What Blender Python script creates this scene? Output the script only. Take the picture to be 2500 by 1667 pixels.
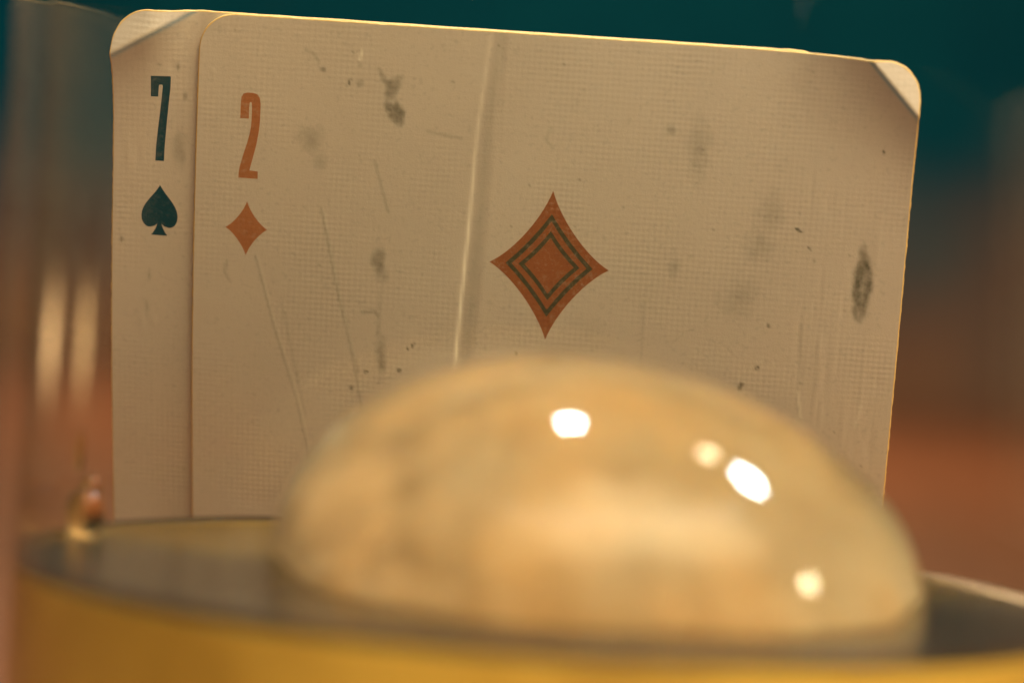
import bpy, bmesh, math, random
import numpy as np
from mathutils import Matrix, Vector, noise as mnoise

for o in list(bpy.data.objects):
    bpy.data.objects.remove(o, do_unlink=True)
scene = bpy.context.scene
COL = scene.collection
MM = 0.001

# ------------------------------------------------------------------ camera
EYE = 0.0700                     # height of the lens above the table
PITCH, ROLL = math.radians(1.7), math.radians(4.0)
right, up, fwd = Vector((1, 0, 0)), Vector((0, 0, 1)), Vector((0, 1, 0))
fwd, up = (fwd*math.cos(PITCH) - up*math.sin(PITCH)), (up*math.cos(PITCH) + fwd*math.sin(PITCH))
right, up = right*math.cos(ROLL) + up*math.sin(ROLL), up*math.cos(ROLL) - right*math.sin(ROLL)
CAM = Matrix(((right.x, up.x, -fwd.x, 0), (right.y, up.y, -fwd.y, 0), (right.z, up.z, -fwd.z, EYE), (0, 0, 0, 1)))
cd = bpy.data.cameras.new('camera')
cd.lens, cd.sensor_width, cd.sensor_fit = 100, 36, 'HORIZONTAL'
cd.clip_start, cd.clip_end = 0.01, 30
cd.dof.use_dof = True
cd.dof.focus_distance = 0.2515
cd.dof.aperture_fstop = 13
cd.dof.aperture_blades = 7
cam = bpy.data.objects.new('camera', cd)
COL.objects.link(cam)
cam.matrix_world = CAM
scene.camera = cam

# ------------------------------------------------------------------ light
w = bpy.data.worlds.new('World')
scene.world = w
w.use_nodes = True
w.node_tree.nodes['Background'].inputs[0].default_value = (0.12, 0.60, 0.56, 1)
w.node_tree.nodes['Background'].inputs[1].default_value = 0.08

def lamp(name, loc, target, size, power, color, size_y=None):
    l = bpy.data.lights.new(name, 'AREA')
    l.shape = 'RECTANGLE'
    l.size, l.size_y = size, size_y or size
    l.energy, l.color = power, color
    o = bpy.data.objects.new(name, l)
    COL.objects.link(o)
    o.location = loc
    o.rotation_euler = (Vector(target) - Vector(loc)).to_track_quat('-Z', 'Y').to_euler()
    return o

def soft_added_lamp(name, loc, target, size, power, color, size_y):
    """added unseen light: bright in the middle, fading smoothly to its borders"""
    o = lamp(name, loc, target, size, power, color, size_y)
    o.data.use_nodes = True
    nt = o.data.node_tree
    g = nt.nodes.new('ShaderNodeNewGeometry')
    d = nt.nodes.new('ShaderNodeVectorMath'); d.operation = 'DISTANCE'
    d.inputs[1].default_value = (.5, .5, 0)
    nt.links.new(g.outputs['Parametric'], d.inputs[0])
    r = nt.nodes.new('ShaderNodeMapRange'); r.interpolation_type = 'SMOOTHERSTEP'
    for i, v in enumerate((0.0, .5, 2.6, 0.0)):
        r.inputs[i+1].default_value = v
    nt.links.new(d.outputs['Value'], r.inputs[0])
    nt.links.new(r.outputs[0], nt.nodes['Emission'].inputs['Strength'])
    return o

soft_added_lamp('soft_front_fill', (0.22, -0.20, 0.74), (0, 0.24, 0.06), 1.3, 20, (1.0, 0.73, 0.43), 1.05)  # unseen fill light added to brighten the cards, drink and ice
lamp('ceiling_lamp', (-0.013, 0.309, 0.345), (0.003, 0.2, 0.05), 0.034, 0.95, (0.90, 0.97, 1.0), 0.028)
lamp('ceiling_lamp', (0.165, 0.301, 0.300), (0.016, 0.2, 0.05), 0.030, 0.80, (0.90, 0.97, 1.0))
lamp('ceiling_lamp', (0.124, 0.299, 0.318), (0.014, 0.2, 0.05), 0.020, 0.09, (1.0, 0.78, 0.50))
lamp('low_lamp', (0.27, 0.15, 0.138), (0.02, 0.19, 0.045), 0.020, 0.20, (1.0, 0.80, 0.52))
soft_added_lamp('added_glint_light', (-0.33, 0.345, 0.049), (-0.03, 0.165, 0.060), 0.040, 0.00024, (1.0, 0.60, 0.25), 0.034).data.spread = math.radians(15)  # unseen light added only for the glint on the left glass wall
lamp('background_fill', (0.0, 1.10, 0.42), (0, 1.15, 0.0), 0.10, 3.2, (1.0, 0.64, 0.36))  # unseen light added to brighten the table and wall behind the cards

scene.view_settings.view_transform = 'Standard'
scene.view_settings.look = 'None'
scene.view_settings.exposure = 0
scene.view_settings.gamma = 1
scene.render.engine = 'CYCLES'
scene.cycles.max_bounces = 9
scene.cycles.transmission_bounces = 8
scene.cycles.diffuse_bounces = 3
scene.cycles.glossy_bounces = 3
scene.cycles.transparent_max_bounces = 12

# ------------------------------------------------------------------ helpers
def tag(o, label=None, cat=None, group=None, kind=None):
    for k, v in (('label', label), ('category', cat), ('group', group), ('kind', kind)):
        if v:
            o[k] = v
    return o

def link(name, me, mat, parent=None, smooth=True):
    o = bpy.data.objects.new(name, me)
    COL.objects.link(o)
    if mat:
        me.materials.append(mat)
    if parent:
        o.parent = parent
    if smooth:
        me.polygons.foreach_set('use_smooth', [True]*len(me.polygons))
    return o

def empty(name, loc=(0, 0, 0), mat=None):
    o = bpy.data.objects.new(name, None)
    COL.objects.link(o)
    o.empty_display_size = 0.01
    if mat is not None:
        o.matrix_world = mat
    else:
        o.location = loc
    return o

def mesh(name, verts, faces):
    me = bpy.data.meshes.new(name)
    me.from_pydata([tuple(v) for v in verts], [], faces)
    me.update()
    return me

def lathe(name, prof, mat, parent=None, seg=96, shear=None, closed=False):
    """prof: list of (r, z) in mm; r=0 ends become poles."""
    vs, fs, rings = [], [], []
    for r, z in prof:
        sx = shear(z) if shear else 0
        if r < 1e-6:
            rings.append([len(vs)]); vs.append((sx*MM, 0, z*MM))
        else:
            rings.append(list(range(len(vs), len(vs)+seg)))
            for k in range(seg):
                a = 2*math.pi*k/seg
                vs.append(((r*math.cos(a)+sx)*MM, r*math.sin(a)*MM, z*MM))
    pairs = list(zip(rings, rings[1:]))
    if closed:
        pairs.append((rings[-1], rings[0]))
    for a, b in pairs:
        for k in range(seg):
            k2 = (k+1) % seg
            if len(a) == 1 and len(b) == 1: continue
            if len(a) == 1: fs.append((a[0], b[k2], b[k]))
            elif len(b) == 1: fs.append((a[k], a[k2], b[0]))
            else: fs.append((a[k], a[k2], b[k2], b[k]))
    me = mesh(name, vs, fs)
    bm = bmesh.new(); bm.from_mesh(me)
    bmesh.ops.recalc_face_normals(bm, faces=bm.faces)
    bm.to_mesh(me); bm.free()
    return link(name, me, mat, parent)

def refine(prof, n):
    """Catmull-Rom refinement of a lathe profile"""
    out = []
    for i in range(len(prof)-1):
        p0, p1, p2, p3 = prof[max(i-1, 0)], prof[i], prof[i+1], prof[min(i+2, len(prof)-1)]
        for k in range(n):
            t = k/n
            out.append(tuple(max(.5*(2*b+(c-a)*t+(2*a-5*b+4*c-d)*t*t+(3*b-a-3*c+d)*t**3), 0 if j == 0 else -99) for j, (a, b, c, d) in enumerate(zip(p0, p1, p2, p3))))
    return out + [prof[-1]]

def new_mat(name, base=(.8, .8, .8), rough=.5, **kw):
    m = bpy.data.materials.new(name)
    m.use_nodes = True
    b = m.node_tree.nodes['Principled BSDF']
    b.inputs['Base Color'].default_value = (*base, 1)
    b.inputs['Roughness'].default_value = rough
    for k, v in kw.items():
        b.inputs[k.replace('_', ' ')].default_value = v
    return m, m.node_tree, b

def N(nt, t, **kw):
    n = nt.nodes.new(t)
    for k, v in kw.items():
        setattr(n, k, v)
    return n

def mixc(nt, fac, a, b, blend='MIX'):
    n = N(nt, 'ShaderNodeMix', data_type='RGBA', blend_type=blend)
    for sock, v in ((0, fac), (6, a), (7, b)):
        if hasattr(v, 'links') or isinstance(v, bpy.types.NodeSocket):
            nt.links.new(v, n.inputs[sock])
        elif sock == 0:
            n.inputs[0].default_value = v
        else:
            n.inputs[sock].default_value = (*v, 1)
    return n.outputs[2]

def math_n(nt, op, a, b=None, clamp=False):
    n = N(nt, 'ShaderNodeMath', operation=op, use_clamp=clamp)
    for i, v in enumerate((a, b)):
        if v is None: continue
        if isinstance(v, bpy.types.NodeSocket): nt.links.new(v, n.inputs[i])
        else: n.inputs[i].default_value = v
    return n.outputs[0]

def noise(nt, vec, scale, detail=4, rough=.55):
    n = N(nt, 'ShaderNodeTexNoise')
    n.inputs['Scale'].default_value = scale
    n.inputs['Detail'].default_value = detail
    n.inputs['Roughness'].default_value = rough
    nt.links.new(vec, n.inputs['Vector'])
    return n.outputs[0]

def ramp(nt, fac, lo, hi, a=0., b=1.):
    n = N(nt, 'ShaderNodeMapRange')
    nt.links.new(fac, n.inputs[0])
    for i, v in enumerate((lo, hi, a, b)):
        n.inputs[i+1].default_value = v
    return n.outputs[0]

# ------------------------------------------------------------------ materials
def paper_mat(name, colour, dirt_shade=True, rough=.5, wear=0):
    m, nt, b = new_mat(name, colour, rough)
    b.inputs['Specular IOR Level'].default_value = .35
    tc = N(nt, 'ShaderNodeTexCoord').outputs['Object']
    # linen finish: crossed fine ribs, pitch about half a millimetre, broken by noise
    def rib(axis, pitch):
        mp = N(nt, 'ShaderNodeMapping'); nt.links.new(tc, mp.inputs[0])
        wv = N(nt, 'ShaderNodeTexWave', wave_type='BANDS', bands_direction=axis)
        wv.inputs['Scale'].default_value = 1/(pitch*MM)/3.18
        wv.inputs['Distortion'].default_value = 1.1
        wv.inputs['Detail'].default_value = 2
        wv.inputs['Detail Scale'].default_value = .6
        nt.links.new(mp.outputs[0], wv.inputs[0])
        return wv.outputs[1]
    ribs = math_n(nt, 'ADD', math_n(nt, 'MULTIPLY', rib('X', .50), .6), rib('Y', .50))
    patch = ramp(nt, noise(nt, tc, 130, 3), .40, .68, .0, 1.)
    ribs = math_n(nt, 'MULTIPLY', ribs, patch)
    grain = noise(nt, tc, 5200, 3, .7)
    h = math_n(nt, 'ADD', ribs, math_n(nt, 'MULTIPLY', grain, 1.3))
    h = math_n(nt, 'ADD', h, math_n(nt, 'MULTIPLY', noise(nt, tc, 700, 4, .6), 1.6))
    bp = N(nt, 'ShaderNodeBump')
    bp.inputs['Strength'].default_value = .34
    bp.inputs['Distance'].default_value = .035*MM
    nt.links.new(h, bp.inputs['Height'])
    nt.links.new(bp.outputs[0], b.inputs['Normal'])
    # paper tone: handling grime, painted crease shade, fold fringe and dirt marks
    col = mixc(nt, ramp(nt, noise(nt, tc, 60, 5, .6), .3, .75, 0., .32), colour, tuple(c*.72 for c in colour))
    speck = ramp(nt, noise(nt, tc, 2600, 2, .5), .30, .42, .25, 0.)
    col = mixc(nt, speck, col, tuple(c*.55 for c in colour))
    if dirt_shade:
        at = N(nt, 'ShaderNodeAttribute', attribute_name='dirt_shade').outputs['Fac']
        br = noise(nt, tc, 1500, 4, .65)
        fac = math_n(nt, 'MULTIPLY', at, ramp(nt, br, .25, .75, .8, 1.75), True)
        col = mixc(nt, fac, col, (.13, .115, .075))
        at2 = N(nt, 'ShaderNodeAttribute', attribute_name='scuff_light').outputs['Fac']
        col = mixc(nt, at2, col, (1., .95, .86))
        at3 = N(nt, 'ShaderNodeAttribute', attribute_name='fold_fringe').outputs['Fac']
        col = mixc(nt, at3, col, (.22, .40, .58))  # blue lens fringe of the bright fold, put into the paper colour
    if wear:    # ink rubbed thin, paper showing through in flecks
        rub = math_n(nt, 'MULTIPLY', ramp(nt, noise(nt, tc, 1900, 4, .7), .52, .68, 0., wear), ramp(nt, noise(nt, tc, 260, 3), .35, .65, .25, 1.))
        col = mixc(nt, rub, col, (.62, .50, .36))
    nt.links.new(col, b.inputs['Base Color'])
    return m

PAPER = paper_mat('card_paper', (.76, .68, .615))
EDGE = paper_mat('card_edge_paper', (.90, .62, .24), False)
INK_TEAL = paper_mat('teal_black_ink', (.002, .06, .095), False, .4, .18)
INK_RED = paper_mat('red_brown_ink', (.52, .20, .075), False, .45, .4)
INK_RED2 = paper_mat('deep_red_brown_ink', (.40, .13, .038), False, .45, .4)
INK_GREEN = paper_mat('dull_green_ink', (.10, .085, .036), False, .45, .4)

def glass_mat(name, tint, rough, ior=1.5, absorb=None, density=0):
    m, nt, b = new_mat(name, tint, rough)
    b.inputs['Transmission Weight'].default_value = 1
    b.inputs['IOR'].default_value = ior
    if absorb:
        va = N(nt, 'ShaderNodeVolumeAbsorption')
        va.inputs[0].default_value = (*absorb, 1)
        va.inputs[1].default_value = density
        nt.links.new(va.outputs[0], nt.nodes['Material Output'].inputs['Volume'])
    return m
def dome_material():
    m, nt, a = new_mat('dome_glass', (1.0, .62, .25), .6)
    a.inputs['Specular IOR Level'].default_value = 0
    a.inputs['Subsurface Weight'].default_value = 1
    a.inputs['Subsurface Radius'].default_value = (1, .65, .30)
    a.inputs['Subsurface Scale'].default_value = .010
    g = N(nt, 'ShaderNodeBsdfRefraction')
    g.inputs['Color'].default_value = (1, .95, .86, 1)
    g.inputs['Roughness'].default_value = .07
    g.inputs['IOR'].default_value = 1.46
    mx = N(nt, 'ShaderNodeMixShader')
    mx.inputs[0].default_value = .95
    nt.links.new(a.outputs[0], mx.inputs[1]); nt.links.new(g.outputs[0], mx.inputs[2])
    gl = N(nt, 'ShaderNodeBsdfGlossy'); gl.inputs['Roughness'].default_value = .025
    fr = N(nt, 'ShaderNodeFresnel'); fr.inputs['IOR'].default_value = 1.5
    mo = N(nt, 'ShaderNodeMixShader')
    nt.links.new(fr.outputs[0], mo.inputs[0])
    nt.links.new(mx.outputs[0], mo.inputs[1]); nt.links.new(gl.outputs[0], mo.inputs[2])
    nt.links.new(mo.outputs[0], nt.nodes['Material Output'].inputs['Surface'])
    return m
DOME_GLASS = dome_material()
CORE, nt, b = new_mat('amber_core', (.98, .66, .30), .8)
b.inputs['Specular IOR Level'].default_value = 0
tc = N(nt, 'ShaderNodeTexCoord').outputs['Object']
nt.links.new(mixc(nt, ramp(nt, noise(nt, tc, 95, 3, .5), .34, .68), (1.0, .69, .36), (1.0, .84, .58)), b.inputs['Base Color'])
# cloudy only in places: clear channels between the milky parts
_t = N(nt, 'ShaderNodeBsdfTransparent'); _t.inputs[0].default_value = (1, .88, .68, 1)
_m = N(nt, 'ShaderNodeMixShader')
nt.links.new(ramp(nt, noise(nt, tc, 120, 3, .5), .34, .68, .02, .32), _m.inputs[0])
nt.links.new(b.outputs[0], _m.inputs[1]); nt.links.new(_t.outputs[0], _m.inputs[2])
nt.links.new(_m.outputs[0], nt.nodes['Material Output'].inputs['Surface'])
DARK_SKIN = glass_mat('dark_drink_skin', (.50, .45, .29), .24)  # skin on the drink, tinted dark for the dim view through clear liquid
def thin_glass(name, tint, rough):
    """clear wall: straight-through light plus Schlick reflection"""
    m = bpy.data.materials.new(name); m.use_nodes = True
    nt = m.node_tree
    nt.nodes.remove(nt.nodes['Principled BSDF'])
    t = N(nt, 'ShaderNodeBsdfTransparent'); t.inputs[0].default_value = (*tint, 1)
    gl = N(nt, 'ShaderNodeBsdfGlossy'); gl.inputs['Roughness'].default_value = rough
    ge = N(nt, 'ShaderNodeNewGeometry')
    d = N(nt, 'ShaderNodeVectorMath', operation='DOT_PRODUCT')
    nt.links.new(ge.outputs['Incoming'], d.inputs[0]); nt.links.new(ge.outputs['Normal'], d.inputs[1])
    c = math_n(nt, 'POWER', math_n(nt, 'SUBTRACT', 1., math_n(nt, 'ABSOLUTE', d.outputs['Value']), True), 5.)
    f = math_n(nt, 'ADD', math_n(nt, 'MULTIPLY', c, .96), .04)
    mx = N(nt, 'ShaderNodeMixShader')
    nt.links.new(f, mx.inputs[0]); nt.links.new(t.outputs[0], mx.inputs[1]); nt.links.new(gl.outputs[0], mx.inputs[2])
    nt.links.new(mx.outputs[0], nt.nodes['Material Output'].inputs['Surface'])
    return m
TUMBLER_GLASS = thin_glass('tumbler_glass', (.97, .975, .95), .03)
DROP = glass_mat('droplet', (1, .72, .36), .22, 1.33)
def pale_bubble():
    m = thin_glass('ice_bubble', (1, 1, 1), .1)
    nt = m.node_tree
    gl = next(n for n in nt.nodes if n.type == 'BSDF_GLOSSY')
    df = N(nt, 'ShaderNodeBsdfTranslucent'); df.inputs[0].default_value = (1, .93, .80, 1)
    d2 = N(nt, 'ShaderNodeBsdfDiffuse'); d2.inputs[0].default_value = (1, .93, .80, 1)
    ad = N(nt, 'ShaderNodeMixShader')
    nt.links.new(df.outputs[0], ad.inputs[1]); nt.links.new(d2.outputs[0], ad.inputs[2])
    mx = next(n for n in nt.nodes if n.type == 'MIX_SHADER' and n is not ad and n.inputs[2].links)
    nt.links.new(ad.outputs[0], mx.inputs[2])
    return m
BUBBLE = pale_bubble()

m, nt, b = new_mat('golden_lacquer', (.78, .44, .07), .35)
tc = N(nt, 'ShaderNodeTexCoord').outputs['Object']
nt.links.new(mixc(nt, ramp(nt, noise(nt, tc, 70, 4), .38, .66), (.92, .66, .12), (.66, .44, .07)), b.inputs['Base Color'])
GOLD = m
m, nt, b = new_mat('brown_table_wood', (.25, .1, .05), .45)
tc = N(nt, 'ShaderNodeTexCoord').outputs['Object']
mp = N(nt, 'ShaderNodeMapping'); nt.links.new(tc, mp.inputs[0]); mp.inputs['Scale'].default_value = (9, 1.2, 1)
nt.links.new(mixc(nt, ramp(nt, noise(nt, mp.outputs[0], 9, 5), .3, .7), (.34, .125, .055), (.20, .075, .035)), b.inputs['Base Color'])
WOOD = m
m, nt, b = new_mat('mottled_teal_brown_wall', (.03, .16, .16), .9)
b.inputs['Specular IOR Level'].default_value = 0
tc = N(nt, 'ShaderNodeTexCoord').outputs['Object']
sx = N(nt, 'ShaderNodeSeparateXYZ'); nt.links.new(tc, sx.inputs[0])
zz = math_n(nt, 'ADD', sx.outputs[2], math_n(nt, 'MULTIPLY', math_n(nt, 'SUBTRACT', noise(nt, tc, 9, 4), .5), .16))
fac = ramp(nt, zz, -.01, .16)
teal = mixc(nt, ramp(nt, noise(nt, tc, 14, 4), .3, .7), (.0012, .055, .115), (.003, .095, .165))
brown = mixc(nt, ramp(nt, noise(nt, tc, 16, 4), .3, .7), (.36, .17, .085), (.25, .125, .07))
nt.links.new(mixc(nt, fac, brown, teal), b.inputs['Base Color'])
WALL = m

# ------------------------------------------------------------------ setting
def box(name, x0, x1, y0, y1, z0, z1, mat, parent=None):
    v = [(x, y, z) for x in (x0, x1) for y in (y0, y1) for z in (z0, z1)]
    f = [(0, 1, 3, 2), (4, 6, 7, 5), (0, 4, 5, 1), (2, 3, 7, 6), (0, 2, 6, 4), (1, 5, 7, 3)]
    return link(name, mesh(name, v, f), mat, parent, False)
tag(box('table', -1.2, 1.2, -.3, 1.6, -.03, 0, WOOD), 'red-brown wooden table behind and below the cards', None, None, 'structure')
tag(box('wall', -3, 3, 1.62, 1.70, -.8, 2.2, WALL), 'dark teal wall fading to brown below, far behind the table', None, None, 'structure')

# ------------------------------------------------------------------ cards
BOW = 1.353
RX, RY, RZ = 0.28278, -0.08567, -0.07560
CT = Vector((3.977, 26.508, -247.625))*MM
CARD_M = CAM @ (Matrix.Translation(CT) @ (Matrix.Rotation(RZ, 4, 'Z') @ Matrix.Rotation(RY, 4, 'Y') @ Matrix.Rotation(RX, 4, 'X')))
CW, CH, CR = 63., 88., 3.1

def bow(v):
    v = np.asarray(v, float)
    vc = np.minimum(v, 40.)
    base = BOW*(1-((vc-22)/22)**2)
    return base + (v-vc)*(-2*BOW*(18/22)/22)

def fold(u, v, a, b, L, s_in, s_out, flip):
    """corner bent along the line a-b: swells forward up to the fold, tip turns back to face the light"""
    ax, ay = a; bx, by = b
    dx, dy = bx-ax, by-ay
    ln = math.hypot(dx, dy)
    nx, ny = (dy/ln, -dx/ln)
    s = ((u-ax)*nx + (v-ay)*ny)*flip
    inside = L*s_in*np.exp(np.minimum(s, 0)/L)
    return np.where(s < 0, inside, L*s_in - s_out*s), s

CREASE_V = [0, .58, 8.6, 16.4, 24.4, 31.2, 45, 88]
CREASE_U = [25.7, 25.66, 24.95, 24.66, 24.22, 23.86, 23.3, 22]

def h_two(u, v):
    u = np.asarray(u, float); v = np.asarray(v, float)
    w = bow(v)
    f, s = fold(u, v, (58.9, 0.), (63., 4.3), 2.7, .85, .58, 1)
    w = w + f*np.clip((u-48)/6, 0, 1)
    t = u - np.interp(v, CREASE_V, CREASE_U)
    amp = .07 + .10*np.clip((v-4)/20, 0, 1)
    prof = np.where(t < -.16, 0, np.where(t < .16, -(t+.16)/.32, np.where(t < 1.7, -1+(t-.16)/1.54, 0)))
    w = w + amp*prof
    w = w - .03*np.exp(-((u-26.75)/.18)**2)*np.clip((11-v)/4, 0, 1)
    # small dents
    for (du, dv, r, a) in DENTS2:
        w = w + a*np.exp(-(((u-du)/r[0])**2 + ((v-dv)/r[1])**2))
    return w

def h_seven(u, v):
    u = np.asarray(u, float); v = np.asarray(v, float)
    w = bow(v)
    f, s = fold(u, v, (.25, 3.6), (6.3, .05), 2.6, .95, .60, 1)
    tp = np.clip((7.7-u)/5.0, 0, 1)
    w = w + f*tp*tp*(3-2*tp)
    for (du, dv, r, a) in DENTS7:
        w = w + a*np.exp(-(((u-du)/r[0])**2 + ((v-dv)/r[1])**2))
    return w

random.seed(4)
rng = np.random.default_rng(7)
DENTS2 = [(1.2, 5.0, (.22, .16), .05), (59.2, 20, (.9, 4), -.05), (57.5, 27, (.15, 3), .03), (60.3, 30, (.2, 4), .03),
          (58.9, 33, (.16, 3), .03), (56.2, 31, (.14, 2.2), .04), (60.6, 17, (.2, 5), .02)]
for k in range(26):
    DENTS2.append((random.uniform(54, 62), random.uniform(10, 40), (random.uniform(.1, .25), random.uniform(.5, 2.4)), random.uniform(-.05, .05)))
DENTS7 = [(3.4, 4.6, (.35, .2), -.03), (5.0, 4.8, (.3, .5), -.035)]
for k in range(10):
    DENTS7.append((random.uniform(.8, 6.5), random.uniform(6, 40), (random.uniform(.1, .3), random.uniform(.2, 1.2)), random.uniform(-.045, .04)))

def vnoise(u, v, s, seed):
    """cheap smooth value noise on arrays"""
    r = np.random.default_rng(seed).random((64, 64))
    x, y = u/s, v/s
    xi, yi = np.floor(x).astype(int), np.floor(y).astype(int)
    fx, fy = x-xi, y-yi
    fx, fy = fx*fx*(3-2*fx), fy*fy*(3-2*fy)
    g = lambda a, b: r[a % 64, b % 64]
    return (g(xi, yi)*(1-fx)+g(xi+1, yi)*fx)*(1-fy) + (g(xi, yi+1)*(1-fx)+g(xi+1, yi+1)*fx)*fy

def blob(u, v, c, r, edge=.35, seed=0, rot=0., warp=.5):
    du, dv = u-c[0], v-c[1]
    cr, sr = math.cos(rot), math.sin(rot)
    a, b_ = (du*cr+dv*sr)/r[0], (-du*sr+dv*cr)/r[1]
    d = np.sqrt(a*a+b_*b_) + warp*(vnoise(u, v, .7, seed)-.5) + warp*.6*(vnoise(u, v, .3, seed+9)-.5)
    return np.clip((1-d)/edge, 0, 1)

def stroke(u, v, pts, wd):
    d = np.full_like(u, 99.)
    for (x0, y0), (x1, y1) in zip(pts, pts[1:]):
        ex, ey = x1-x0, y1-y0
        t = np.clip(((u-x0)*ex+(v-y0)*ey)/(ex*ex+ey*ey), 0, 1)
        d = np.minimum(d, np.hypot(u-x0-t*ex, v-y0-t*ey))
    return np.clip((wd-d)/(wd*.6), 0, 1)

def dirt_shade_two(u, v):
    D = np.zeros_like(u); S = np.zeros_like(u)
    def add(x, k): np.copyto(D, np.maximum(D, x*k))
    add(blob(u, v, (17.6, 7.6), (1.0, 1.25), .4, 3), .50)
    add(blob(u, v, (17.3, 5.4), (.75, 1.5), .5, 5, .3), .42)
    add(blob(u, v, (16.4, 4.6), (.35, 1.1), .6, 6, -.5), .3)
    add(blob(u, v, (16.8, 21.3), (.85, 2.0), .9, 11, -.12), .48)
    add(blob(u, v, (17.2, 30.2), (.65, 2.6), .9, 12), .38)
    add(blob(u, v, (16.9, 25.8), (.22, 3.2), .8, 13), .22)
    add(blob(u, v, (10.2, 10.3), (1.5, 1.5), 1.1, 14), .32)
    add(blob(u, v, (11.2, 12.4), (.8, 1.2), 1., 15), .26)
    add(blob(u, v, (59.5, 20.0), (.95, 3.7), .40, 21, -.02, .25), .62)
    S[:] = np.maximum(S, .12*blob(u, v, (59.6, 20.3), (.35, 2.3), .8, 23, .05, .8))
    D[:] = D*(1-.3*blob(u, v, (59.6, 20.3), (.35, 2.6), .8, 23, .05, .8))
    for c, r, k, sd in (((44.5, 8.6), (1.2, 3.6), .22, 31), ((51, 14), (1.6, 2.4), .20, 32), ((50.2, 17), (1.6, 1.8), .22, 33),
                        ((49, 22), (2.2, 2.5), .18, 34), ((41.9, 7.4), (.8, .5), .3, 35), ((43.0, 19.5), (.8, 1.2), .28, 36), ((36, 26), (3, 2), .08, 37)):
        add(blob(u, v, c, r, 1.0, sd), k)
    # fine dark specks of dust
    for c, r, k in (((15.9, 31.4), (.22, .3), .8), ((18.9, 31.0), (.2, .24), .8), ((14.6, 33.0), (.24, .3), .7), ((19.6, 28.9), (.16, .2), .7),
                    ((20.0, 28.6), (.2, .2), .7), ((29.4, 28.6), (.2, .17), .8), ((50.9, 28.2), (.18, .26), .8), ((49.6, 30.0), (.2, .5), .65),
                    ((60.4, 8.0), (.16, .2), .8), ((51.6, 24.2), (.24, .3), .5), ((53.6, 15.4), (.4, .12), .7), ((54.7, 17.0), (.3, .15), .7),
                    ((28.4, 17.0), (.09, .1), .6), ((11.0, 4.2), (.3, .25), .4), ((13.4, 5.2), (.12, .5), .6), ((18.9, 33.3), (.14, .14), .6),
                    ((14.4, 5.2), (.35, .5), .25), ((14.3, 3.6), (.25, .4), .25)):
        add(blob(u, v, c, r, .5, 41, .4, .5), k)
    for _ in range(120):
        r = random.uniform(.05, .13)
        add(blob(u, v, (random.uniform(1, 62), random.uniform(1, 44)), (r, r*random.uniform(.7, 1.8)), .8, 50, random.uniform(0, 3), .3), random.uniform(.15, .5))
    # long hairline scratches
    for pts, k in ((((5.6, 21.3), (7.2, 27.0), (9.6, 34.5), (11.4, 42.5)), .34), (((11.4, 16.5), (12.9, 23.2), (14.6, 29.8), (16.0, 37)), .34),
                   (((12.0, 18.5), (13.4, 24.4), (15.2, 31.5)), .22), (((16.0, 12.0), (17.4, 16.5)), .30), (((8.2, 26.0), (10.4, 36.0)), .18),
                   (((25.9, 20.0), (25.6, 27.5)), .12), (((40.5, 22.8), (40.6, 31)), .16), (((20.5, 9.0), (23.6, 9.4)), .28),
                   (((54.5, 24), (54.6, 31), (55.1, 33)), .14), (((9.4, 2.6), (10.2, 2.9), (10.6, 3.6)), .3), (((3.0, 22.0), (2.8, 23), (3.3, 23.8)), .3),
                   (((15.4, 25.8), (16.5, 25.6), (16.9, 26.2)), .4), (((31.4, 8.0), (31.0, 9.0), (31.7, 9.8)), .22)):
        add(stroke(u, v, pts, .19), k*.6)
    for pts, k in ((((14.4, 2.4), (14.25, 3.1)), .8), (((54.7, 30.2), (55.1, 32.5)), .5), (((60.0, 33), (60.3, 31)), .4),
                   (((5.8, 21.3), (7.4, 27.0), (9.8, 34.5), (11.6, 42.5)), .22), (((11.6, 16.5), (13.1, 23.2), (14.8, 29.8)), .22),
                   (((30, 29.4), (30.05, 29.6)), .9)):
        S[:] = np.maximum(S, k*stroke(u, v, pts, .18))
    # worn ridge of the crease, its lit edge and shaded band painted in
    t = u - np.interp(v, CREASE_V, CREASE_U)
    S[:] = np.maximum(S, np.clip(1-np.abs(t)/.16, 0, 1)*np.clip(.2+(v-4)/20, 0, 1))
    D[:] = np.maximum(D, np.clip(1-np.abs(t-.95)/.75, 0, 1)*.13)  # shaded side of the crease, painted as a dark band
    return D, S

def dirt_seven(u, v):
    D = np.zeros_like(u); S = np.zeros_like(u)
    def add(x, k): np.copyto(D, np.maximum(D, x*k))
    for c, r, k, sd in (((4.0, 4.7), (.35, .22), .4, 61), ((5.6, 4.9), (.3, .55), .42, 62), ((5.9, 12.2), (.8, 2.5), .2, 63), ((.8, 20.8), (.3, .45), .5, 64),
                        ((3.2, 27), (.3, 1.0), .22, 65), ((3.4, 24), (.22, .8), .2, 66), ((6.3, 7.5), (.2, .6), .3, 67)):
        add(blob(u, v, c, r, .7, sd), k)
    for _ in range(25):
        r = random.uniform(.05, .12)
        add(blob(u, v, (random.uniform(.5, 7), random.uniform(4, 44)), (r, r*1.3), .8, 50, 0, .3), random.uniform(.15, .45))
    return D, S

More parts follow.
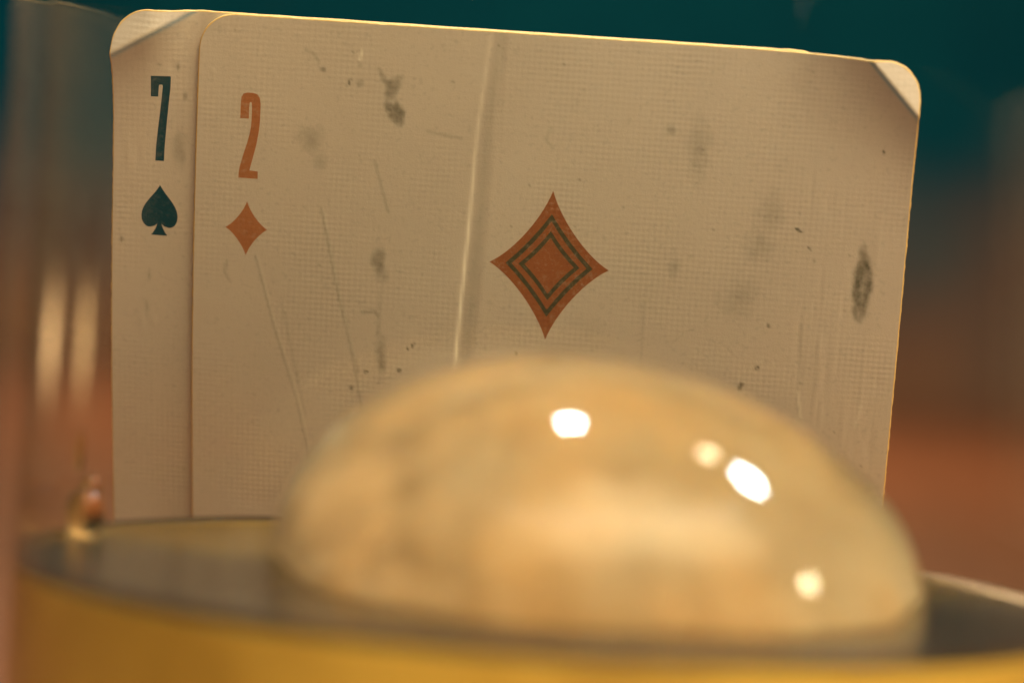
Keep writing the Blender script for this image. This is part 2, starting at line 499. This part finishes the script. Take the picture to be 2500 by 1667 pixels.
def make_card(name, hfun, dfun, ffun, umax_fine, zoff, uoff, step):
    """card sheet with real thickness; local x right, y up, z to the camera; front height from hfun"""
    M_ = CARD_M @ Matrix.Translation((uoff*MM, 0, zoff*MM))
    root = empty(name, mat=M_)
    TH = .30
    v = np.concatenate([np.array([0, .02, .07, .15, .26, .4, .56, .74]), np.arange(.92, 46, step), np.linspace(46.5, CH-3, 24),
                        CH - np.array([2.4, 1.7, 1.1, .6, .25, .06, 0])])
    t = np.concatenate([np.linspace(0, umax_fine, int(umax_fine/step)+1), np.linspace(umax_fine, CW, 30)[1:] if umax_fine < CW-1 else np.array([])])/CW
    if umax_fine >= CW-1:
        t = np.linspace(0, 1, int(CW/step)+1)
    def inset(q):
        q = np.minimum(q, CH-q)
        return np.where(q < CR, CR-np.sqrt(np.maximum(CR*CR-(CR-q)**2, 0)), 0)
    ins = inset(v)
    # keep column lines straight away from the corners: only squeeze the outer 4 mm
    U0 = np.broadcast_to(t*CW, (len(v), len(t)))
    Lb = 5.
    k = ins[:, None]
    U = np.where(U0 < Lb, k + U0*(Lb-k)/Lb, np.where(U0 > CW-Lb, CW - (k + (CW-U0)*(Lb-k)/Lb), U0))
    V = np.broadcast_to(v[:, None], U.shape)
    W = hfun(U, V)
    nv, nt_ = U.shape
    P = np.stack([(U-CW/2)*MM, -V*MM, W*MM], -1).reshape(-1, 3)
    idx = np.arange(nv*nt_).reshape(nv, nt_)
    quads = np.stack([idx[:-1, :-1], idx[1:, :-1], idx[1:, 1:], idx[:-1, 1:]], -1).reshape(-1, 4)
    me = bpy.data.meshes.new('face_sheet')
    me.vertices.add(len(P)); me.vertices.foreach_set('co', P.ravel())
    nq = len(quads)
    me.loops.add(nq*4); me.loops.foreach_set('vertex_index', quads.ravel().astype(np.int32))
    me.polygons.add(nq); me.polygons.foreach_set('loop_start', np.arange(0, nq*4, 4, dtype=np.int32))
    me.polygons.foreach_set('loop_total', np.full(nq, 4, dtype=np.int32))
    me.update(); me.validate()
    D, S = dfun(U.astype(float).copy(), V.astype(float).copy())
    me.attributes.new('dirt_shade', 'FLOAT', 'POINT').data.foreach_set('value', D.ravel().astype(np.float32))
    me.attributes.new('scuff_light', 'FLOAT', 'POINT').data.foreach_set('value', S.ravel().astype(np.float32))
    FRINGE = np.clip(1-np.abs(ffun(U, V)+.22)/.26, 0, 1)*.8  # painted colour fringe just inside the fold line
    me.attributes.new('fold_fringe', 'FLOAT', 'POINT').data.foreach_set('value', FRINGE.ravel().astype(np.float32))
    face = link('face_sheet', me, PAPER, root)
    # cut edge: rounded band round the outline + back sheet
    ring = list(idx[0, :]) + list(idx[1:, -1]) + list(idx[-1, ::-1][1:]) + list(idx[::-1, 0][1:-1])
    R0 = P[ring]
    cen = R0.mean(0)
    nxt, prv = np.roll(R0, -1, 0), np.roll(R0, 1, 0)
    tan = nxt-prv; tan[:, 2] = 0
    out = np.stack([-tan[:, 1], tan[:, 0], 0*tan[:, 0]], -1)
    out /= np.maximum(np.linalg.norm(out, axis=1, keepdims=True), 1e-12)
    sg = np.sign(np.sum(out*(R0-cen), 1)).mean()
    out *= 1 if sg > 0 else -1
    rows = [R0]
    jag = .4*(vnoise(R0[:, 0]*1000+50, R0[:, 1]*1000+150, .8, 77)-.5) + .45*(vnoise(R0[:, 0]*1000+50, R0[:, 1]*1000+150, .33, 78)-.5)
    for o_, z_ in ((.07, -.03), (.12, -.10), (.12, -.20), (.07, -.27), (0, -.30)):
        rows.append(R0 + out*(o_*(1+jag))[:, None]*MM + np.array([0, 0, z_*MM]))
    n = len(ring)
    vs = np.concatenate(rows); fs = []
    for r in range(len(rows)-1):
        for i in range(n):
            j = (i+1) % n
            fs.append((r*n+i, (r+1)*n+i, (r+1)*n+j, r*n+j))
    link('cut_edge', mesh('cut_edge', vs, fs), EDGE, root)
    # back sheet, coarser
    sv = sorted(set(list(range(0, nv, 5)) + [1, 2, 3, 4, 6, 7, nv-1, nv-2, nv-3, nv-4, nv-5])); su = sorted(set(list(range(0, nt_, 5)) + [nt_-1]))
    Pb = P.reshape(nv, nt_, 3)[np.ix_(sv, su)] + np.array([0, 0, -TH*MM])
    a, b_ = len(sv), len(su)
    ib = np.arange(a*b_).reshape(a, b_)
    qb = np.stack([ib[:-1, :-1], ib[:-1, 1:], ib[1:, 1:], ib[1:, :-1]], -1).reshape(-1, 4)
    link('back_sheet', mesh('back_sheet', Pb.reshape(-1, 3), [tuple(int(x) for x in q) for q in qb]), EDGE, root)
    return root

def decal(name, outline, mat, root, hfun, lift, parent=None, hole=None):
    """thin printed shape following the card surface"""
    bm = bmesh.new()
    vs = [bm.verts.new((x, y, 0)) for x, y in outline]
    es = [bm.edges.new((vs[i], vs[(i+1) % len(vs)])) for i in range(len(vs))]
    if hole:
        hs = [bm.verts.new((x, y, 0)) for x, y in hole]
        es += [bm.edges.new((hs[i], hs[(i+1) % len(hs)])) for i in range(len(hs))]
    bmesh.ops.triangle_fill(bm, use_beauty=True, use_dissolve=False, edges=es)
    ys = [y for _, y in outline]; xs = [x for x, _ in outline]
    y = min(ys)+.35
    while y < max(ys):
        bmesh.ops.bisect_plane(bm, geom=bm.verts[:]+bm.edges[:]+bm.faces[:], plane_co=(0, y, 0), plane_no=(0, 1, 0), dist=1e-5); y += .35
    x = min(xs)+1.
    while x < max(xs):
        bmesh.ops.bisect_plane(bm, geom=bm.verts[:]+bm.edges[:]+bm.faces[:], plane_co=(x, 0, 0), plane_no=(1, 0, 0), dist=1e-5); x += 1.
    U = np.array([q.co.x for q in bm.verts]); V = np.array([q.co.y for q in bm.verts])
    W = hfun(U, V) + lift
    for q, uu, vv, ww in zip(bm.verts, U, V, W):
        q.co = ((uu-CW/2)*MM, -vv*MM, ww*MM)
    for f in bm.faces:
        f.normal_update()
        if f.normal.z < 0: f.normal_flip()
    me = bpy.data.meshes.new(name); bm.to_mesh(me); bm.free()
    return link(name, me, mat, parent or root)

def bez(p0, p1, p2, p3, n=14):
    return [tuple((1-t)**3*a+3*(1-t)**2*t*b_+3*(1-t)*t*t*c+t**3*d for a, b_, c, d in zip(p0, p1, p2, p3)) for t in [i/n for i in range(n)]]

def astroid(cx, cy, hw, hh, pull):
    """diamond with inward-curved sides"""
    P = [(cx, cy-hh), (cx+hw, cy), (cx, cy+hh), (cx-hw, cy)]
    out = []
    for i in range(4):
        a, c = P[i], P[(i+1) % 4]
        m1 = (a[0]+(cx-a[0])*pull + (c[0]-a[0])*.16, a[1]+(cy-a[1])*pull + (c[1]-a[1])*.16)
        m2 = (c[0]+(cx-c[0])*pull + (a[0]-c[0])*.16, c[1]+(cy-c[1])*pull + (a[1]-c[1])*.16)
        out += bez(a, m1, m2, c)
    return out

def rhomb(cx, cy, hw, hh, soft=.06):
    P = [(cx, cy-hh), (cx+hw, cy), (cx, cy+hh), (cx-hw, cy)]
    out = []
    for i in range(4):
        a, c = P[i], P[(i+1) % 4]
        mx, my = (a[0]+c[0])/2, (a[1]+c[1])/2
        q = (mx+(cx-mx)*soft, my+(cy-my)*soft)
        out += [tuple(a), tuple((a[k]*.5+q[k]*.5) + (q[k]-(a[k]+c[k])/2)*.25 for k in (0, 1)), q,
                tuple((c[k]*.5+q[k]*.5) + (q[k]-(a[k]+c[k])/2)*.25 for k in (0, 1))]
    return out

# two of diamonds, in front
two = make_card('playing_card', h_two, dirt_shade_two, lambda u, v: fold(u, v, (58.9, 0.), (63., 4.3), 2.7, .85, .58, 1)[1], CW, 0, 0, .2)
tag(two, 'two of diamonds playing card, creased and scuffed, in front of the seven', 'playing card')
def numeral2(u0, v0, w_, h_):
    # condensed slab 2: square shoulders, leaning stem, flat foot
    P = [(0, .302), (0, .13)] + [(0, .13), (.02, .055), (.12, .015), (.32, .0)] + [(.60, 0), (.82, .012), (.95, .055), (1.0, .13)] + \
        [(1.0, .30), (.985, .38), (.95, .46), (.86, .60), (.70, .76), (.57, .885), (.56, .905), (.98, .912), (.98, 1.0), (.01, 1.0), (.01, .935), (.06, .86), (.22, .72), (.40, .575),
         (.51, .465), (.56, .38), (.57, .30), (.57, .155), (.545, .115), (.50, .105), (.455, .115), (.43, .155), (.43, .302)]
    Q = []
    for p in P:
        if not Q or (abs(Q[-1][0]-p[0])+abs(Q[-1][1]-p[1])) > 1e-6: Q.append(p)
    return [(u0+x*w_, v0+y*h_) for x, y in Q]
decal('numeral', numeral2(3.83, 6.68, 1.78, 7.62), INK_RED, two, h_two, .006)
decal('small_diamond', astroid(4.69, 18.85, 1.9, 2.47, .22), INK_RED, two, h_two, .006)
big = decal('large_diamond', astroid(31.93, 20.27, 5.32, 6.8, .22), INK_RED2, two, h_two, .006)
o1, o2 = rhomb(31.93, 20.24, 3.88, 4.68), rhomb(31.93, 20.24, 3.34, 4.04)
i1, i2 = rhomb(31.93, 20.24, 2.72, 3.16), rhomb(31.93, 20.24, 2.20, 2.56)
decal('inner_line', o1, INK_GREEN, two, h_two, .012, big, o2)
decal('inner_line', i1, INK_GREEN, two, h_two, .012, big, i2)

# seven of spades, behind and shifted left
SH = 7.583
seven = make_card('playing_card', h_seven, dirt_seven, lambda u, v: fold(u, v, (.25, 3.6), (6.3, .05), 2.6, .95, .6, 1)[1], 9., -.58, -SH, .2)
tag(seven, 'seven of spades playing card with bent corner, half hidden behind the two of diamonds', 'playing card')
def numeral7(u0, v0, w_, h_):
    P = [(0, 0), (1, 0), (1.0, .12), (.93, .30), (.86, .50), (.80, .70), (.76, .86), (.745, 1.0), (.29, 1.0), (.31, .84), (.38, .65), (.47, .45), (.555, .25), (.60, .125),
         (.585, .105), (.52, .10), (.42, .105), (.40, .125), (.375, .245), (0, .245)]
    return [(u0+x*w_, v0+y*h_) for x, y in P]
decal('numeral', numeral7(3.27, 5.78, 1.72, 7.64), INK_TEAL, seven, h_seven, .006)
def spade(cx, top, w_, h_):
    L_ = []
    rt = [(0, 0)] + bez((0, 0), (.16, .22), (.5, .38), (.5, .62), 10)[1:] + bez((.5, .62), (.5, .78), (.36, .86), (.24, .84), 7) + bez((.24, .84), (.14, .825), (.09, .80), (.055, .765), 5) + \
         [(.055, .765), (.10, .86), (.16, .94), (.225, 1.0)]
    L_ = [(cx+x*w_, top+y*h_) for x, y in rt] + [(cx-x*w_, top+y*h_) for x, y in rt[::-1][:-1]]
    Q = []
    for p in L_:
        if not Q or abs(Q[-1][0]-p[0])+abs(Q[-1][1]-p[1]) > 1e-4: Q.append(p)
    return Q
decal('small_spade', spade(SH-3.33, 15.6, 3.3, 4.6), INK_TEAL, seven, h_seven, .006)

# ------------------------------------------------------------------ whisky glass with its drink and ice
LEVEL = EYE*1000 - 23.25
AX = (3.6, 205.)
RI, RO = 38.0, 40.4
TOP = EYE*1000 + 40
glass = empty('whisky_glass', (AX[0]*MM, AX[1]*MM, .0002))
tag(glass, 'clear whisky tumbler holding the amber drink and the ice, cards leaning behind it', 'glass')
wall = [(0, 0), (RO-4, 0), (RO-1.2, .9), (RO, 4), (RO, 4.4), (RO, 6), (RO, TOP-2.2), (RO, TOP-1.4), (RO, TOP-1.2), (RO-.5, TOP-.25), ((RI+RO)/2, TOP), (RI+.5, TOP-.25), (RI+.02, TOP-1.2), (RI+.02, TOP-1.4), (RI+.02, TOP-2.2), (RI+.02, 11), (RI+.02, 9.4), (RI+.02, 9), (RI-1.5, 7), (RI-6, 6), (0, 6)]
lathe('wall', wall, TUMBLER_GLASS, glass, 160)

drink = empty('amber_drink', (AX[0]*MM, AX[1]*MM, 0))
tag(drink, 'golden amber drink filling the lower half of the tumbler around the ice', 'drink')
lathe('liquid_body', [(0, 6.2), (RI-6, 6.2), (RI-1.6, 7.2), (RI-.03, 9.2), (RI-.03, 10), (RI-.03, LEVEL-1.), (RI-.03, LEVEL-.5), (RI-.03, LEVEL-.35), (RI-.6, LEVEL-.42), (0, LEVEL-.42)], GOLD, drink, 160)
# surface skin, dark view through the liquid put into its tint; meniscus climbs wall
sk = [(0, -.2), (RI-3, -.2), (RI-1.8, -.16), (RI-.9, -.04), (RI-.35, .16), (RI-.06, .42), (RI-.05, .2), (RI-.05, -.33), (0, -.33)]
lathe('surface', [(r, LEVEL+z) for r, z in sk], DARK_SKIN, drink, 160)

DR, DH = 23.3, 16.5
ice = empty('ice_lump', (7.15*MM, 203*MM, LEVEL*MM))
tag(ice, 'cloudy domed lump of ice floating in the amber drink', 'ice')
prof = [(0, -9), (14, -8.4), (20, -6.2), (22.6, -2.6), (23.5, -.6), (23.55, .4), (23.45, 1.2), (23.2, 2.2)]
E_ = 1.97
for k in range(7, 48):
    a = k/48*math.pi/2
    prof.append((DR*math.cos(a)**(2/E_), .6+(DH-.6)*math.sin(a)**(2/E_)))
prof.append((0, DH))
lean = lambda z: -2.6*(max(z, 0)/DH)**2
body = lathe('ice_body', prof, DOME_GLASS, ice, 192, lean)
for q in body.data.vertices:      # melted, slightly uneven surface
    p = q.co*1000
    n = mnoise.noise(p*.085)*.7 + mnoise.noise(p*.21+Vector((7, 3, 1)))*.24
    if p.z > -1:
        q.co += Vector((p.x, p.y, p.z*.8)).normalized()*n*.6*MM
cp = [(0, -8), (10, -7.2), (16, -5.4), (18.6, -3.0), (18.6, -.6), (16.6, 2.6), (12.5, 5.8), (10.0, 7.6), (7.1, 9.0), (3.7, 9.9), (0, 10.2)]
core = lathe('cloudy_core', refine(cp, 5), CORE, ice, 128, lambda z: -2.0*(max(z, 0)/DH)**2)
for q in core.data.vertices:
    p = q.co*1000
    n = mnoise.noise(p*.13)*1.3 + mnoise.noise(p*.34+Vector((3, 9, 4)))*.7
    q.co += (p-Vector((0, 0, 2))).normalized()*n*MM

def bubble(loc, r, sz=1., parent=None):
    bm = bmesh.new()
    bmesh.ops.create_icosphere(bm, subdivisions=3, radius=r*MM)
    for q in bm.verts: q.co.z *= sz
    me = bpy.data.meshes.new('bubble'); bm.to_mesh(me); bm.free()
    o = link('bubble', me, DROP if parent else BUBBLE, parent or ice)
    o.location = Vector(loc)*MM
    return o
for loc, r, sz in (((1.9, -17.6, 4.6), 1.15, .95), ((-15.4, -11.2, 4.2), .9, 1.5), ((-16.6, -9.8, 3.3), .8, 1.), ((-14.8, -12.6, 2.2), .95, 1.3), ((5.2, -18.0, 1.9), .35, 3.), ((-6.4, -15.6, 9.3), .5, 1.),
                   ((-3, -13.5, 13.2), .45, 1.8), ((10.5, -15, 6.8), .4, 1.), ((-9, -15.5, 5.), .5, 1.)):
    bubble(loc, r, sz)
for ang, z, r, sz in ((163, 1.6, 1.5, 1.3), (160, 3.4, .8, 1.2), (162, 6.2, .34, 5.)):
    bubble(((RI-r*.9)*math.cos(math.radians(ang)), (RI-r*.9)*math.sin(math.radians(ang)), LEVEL+z), r, sz, drink)
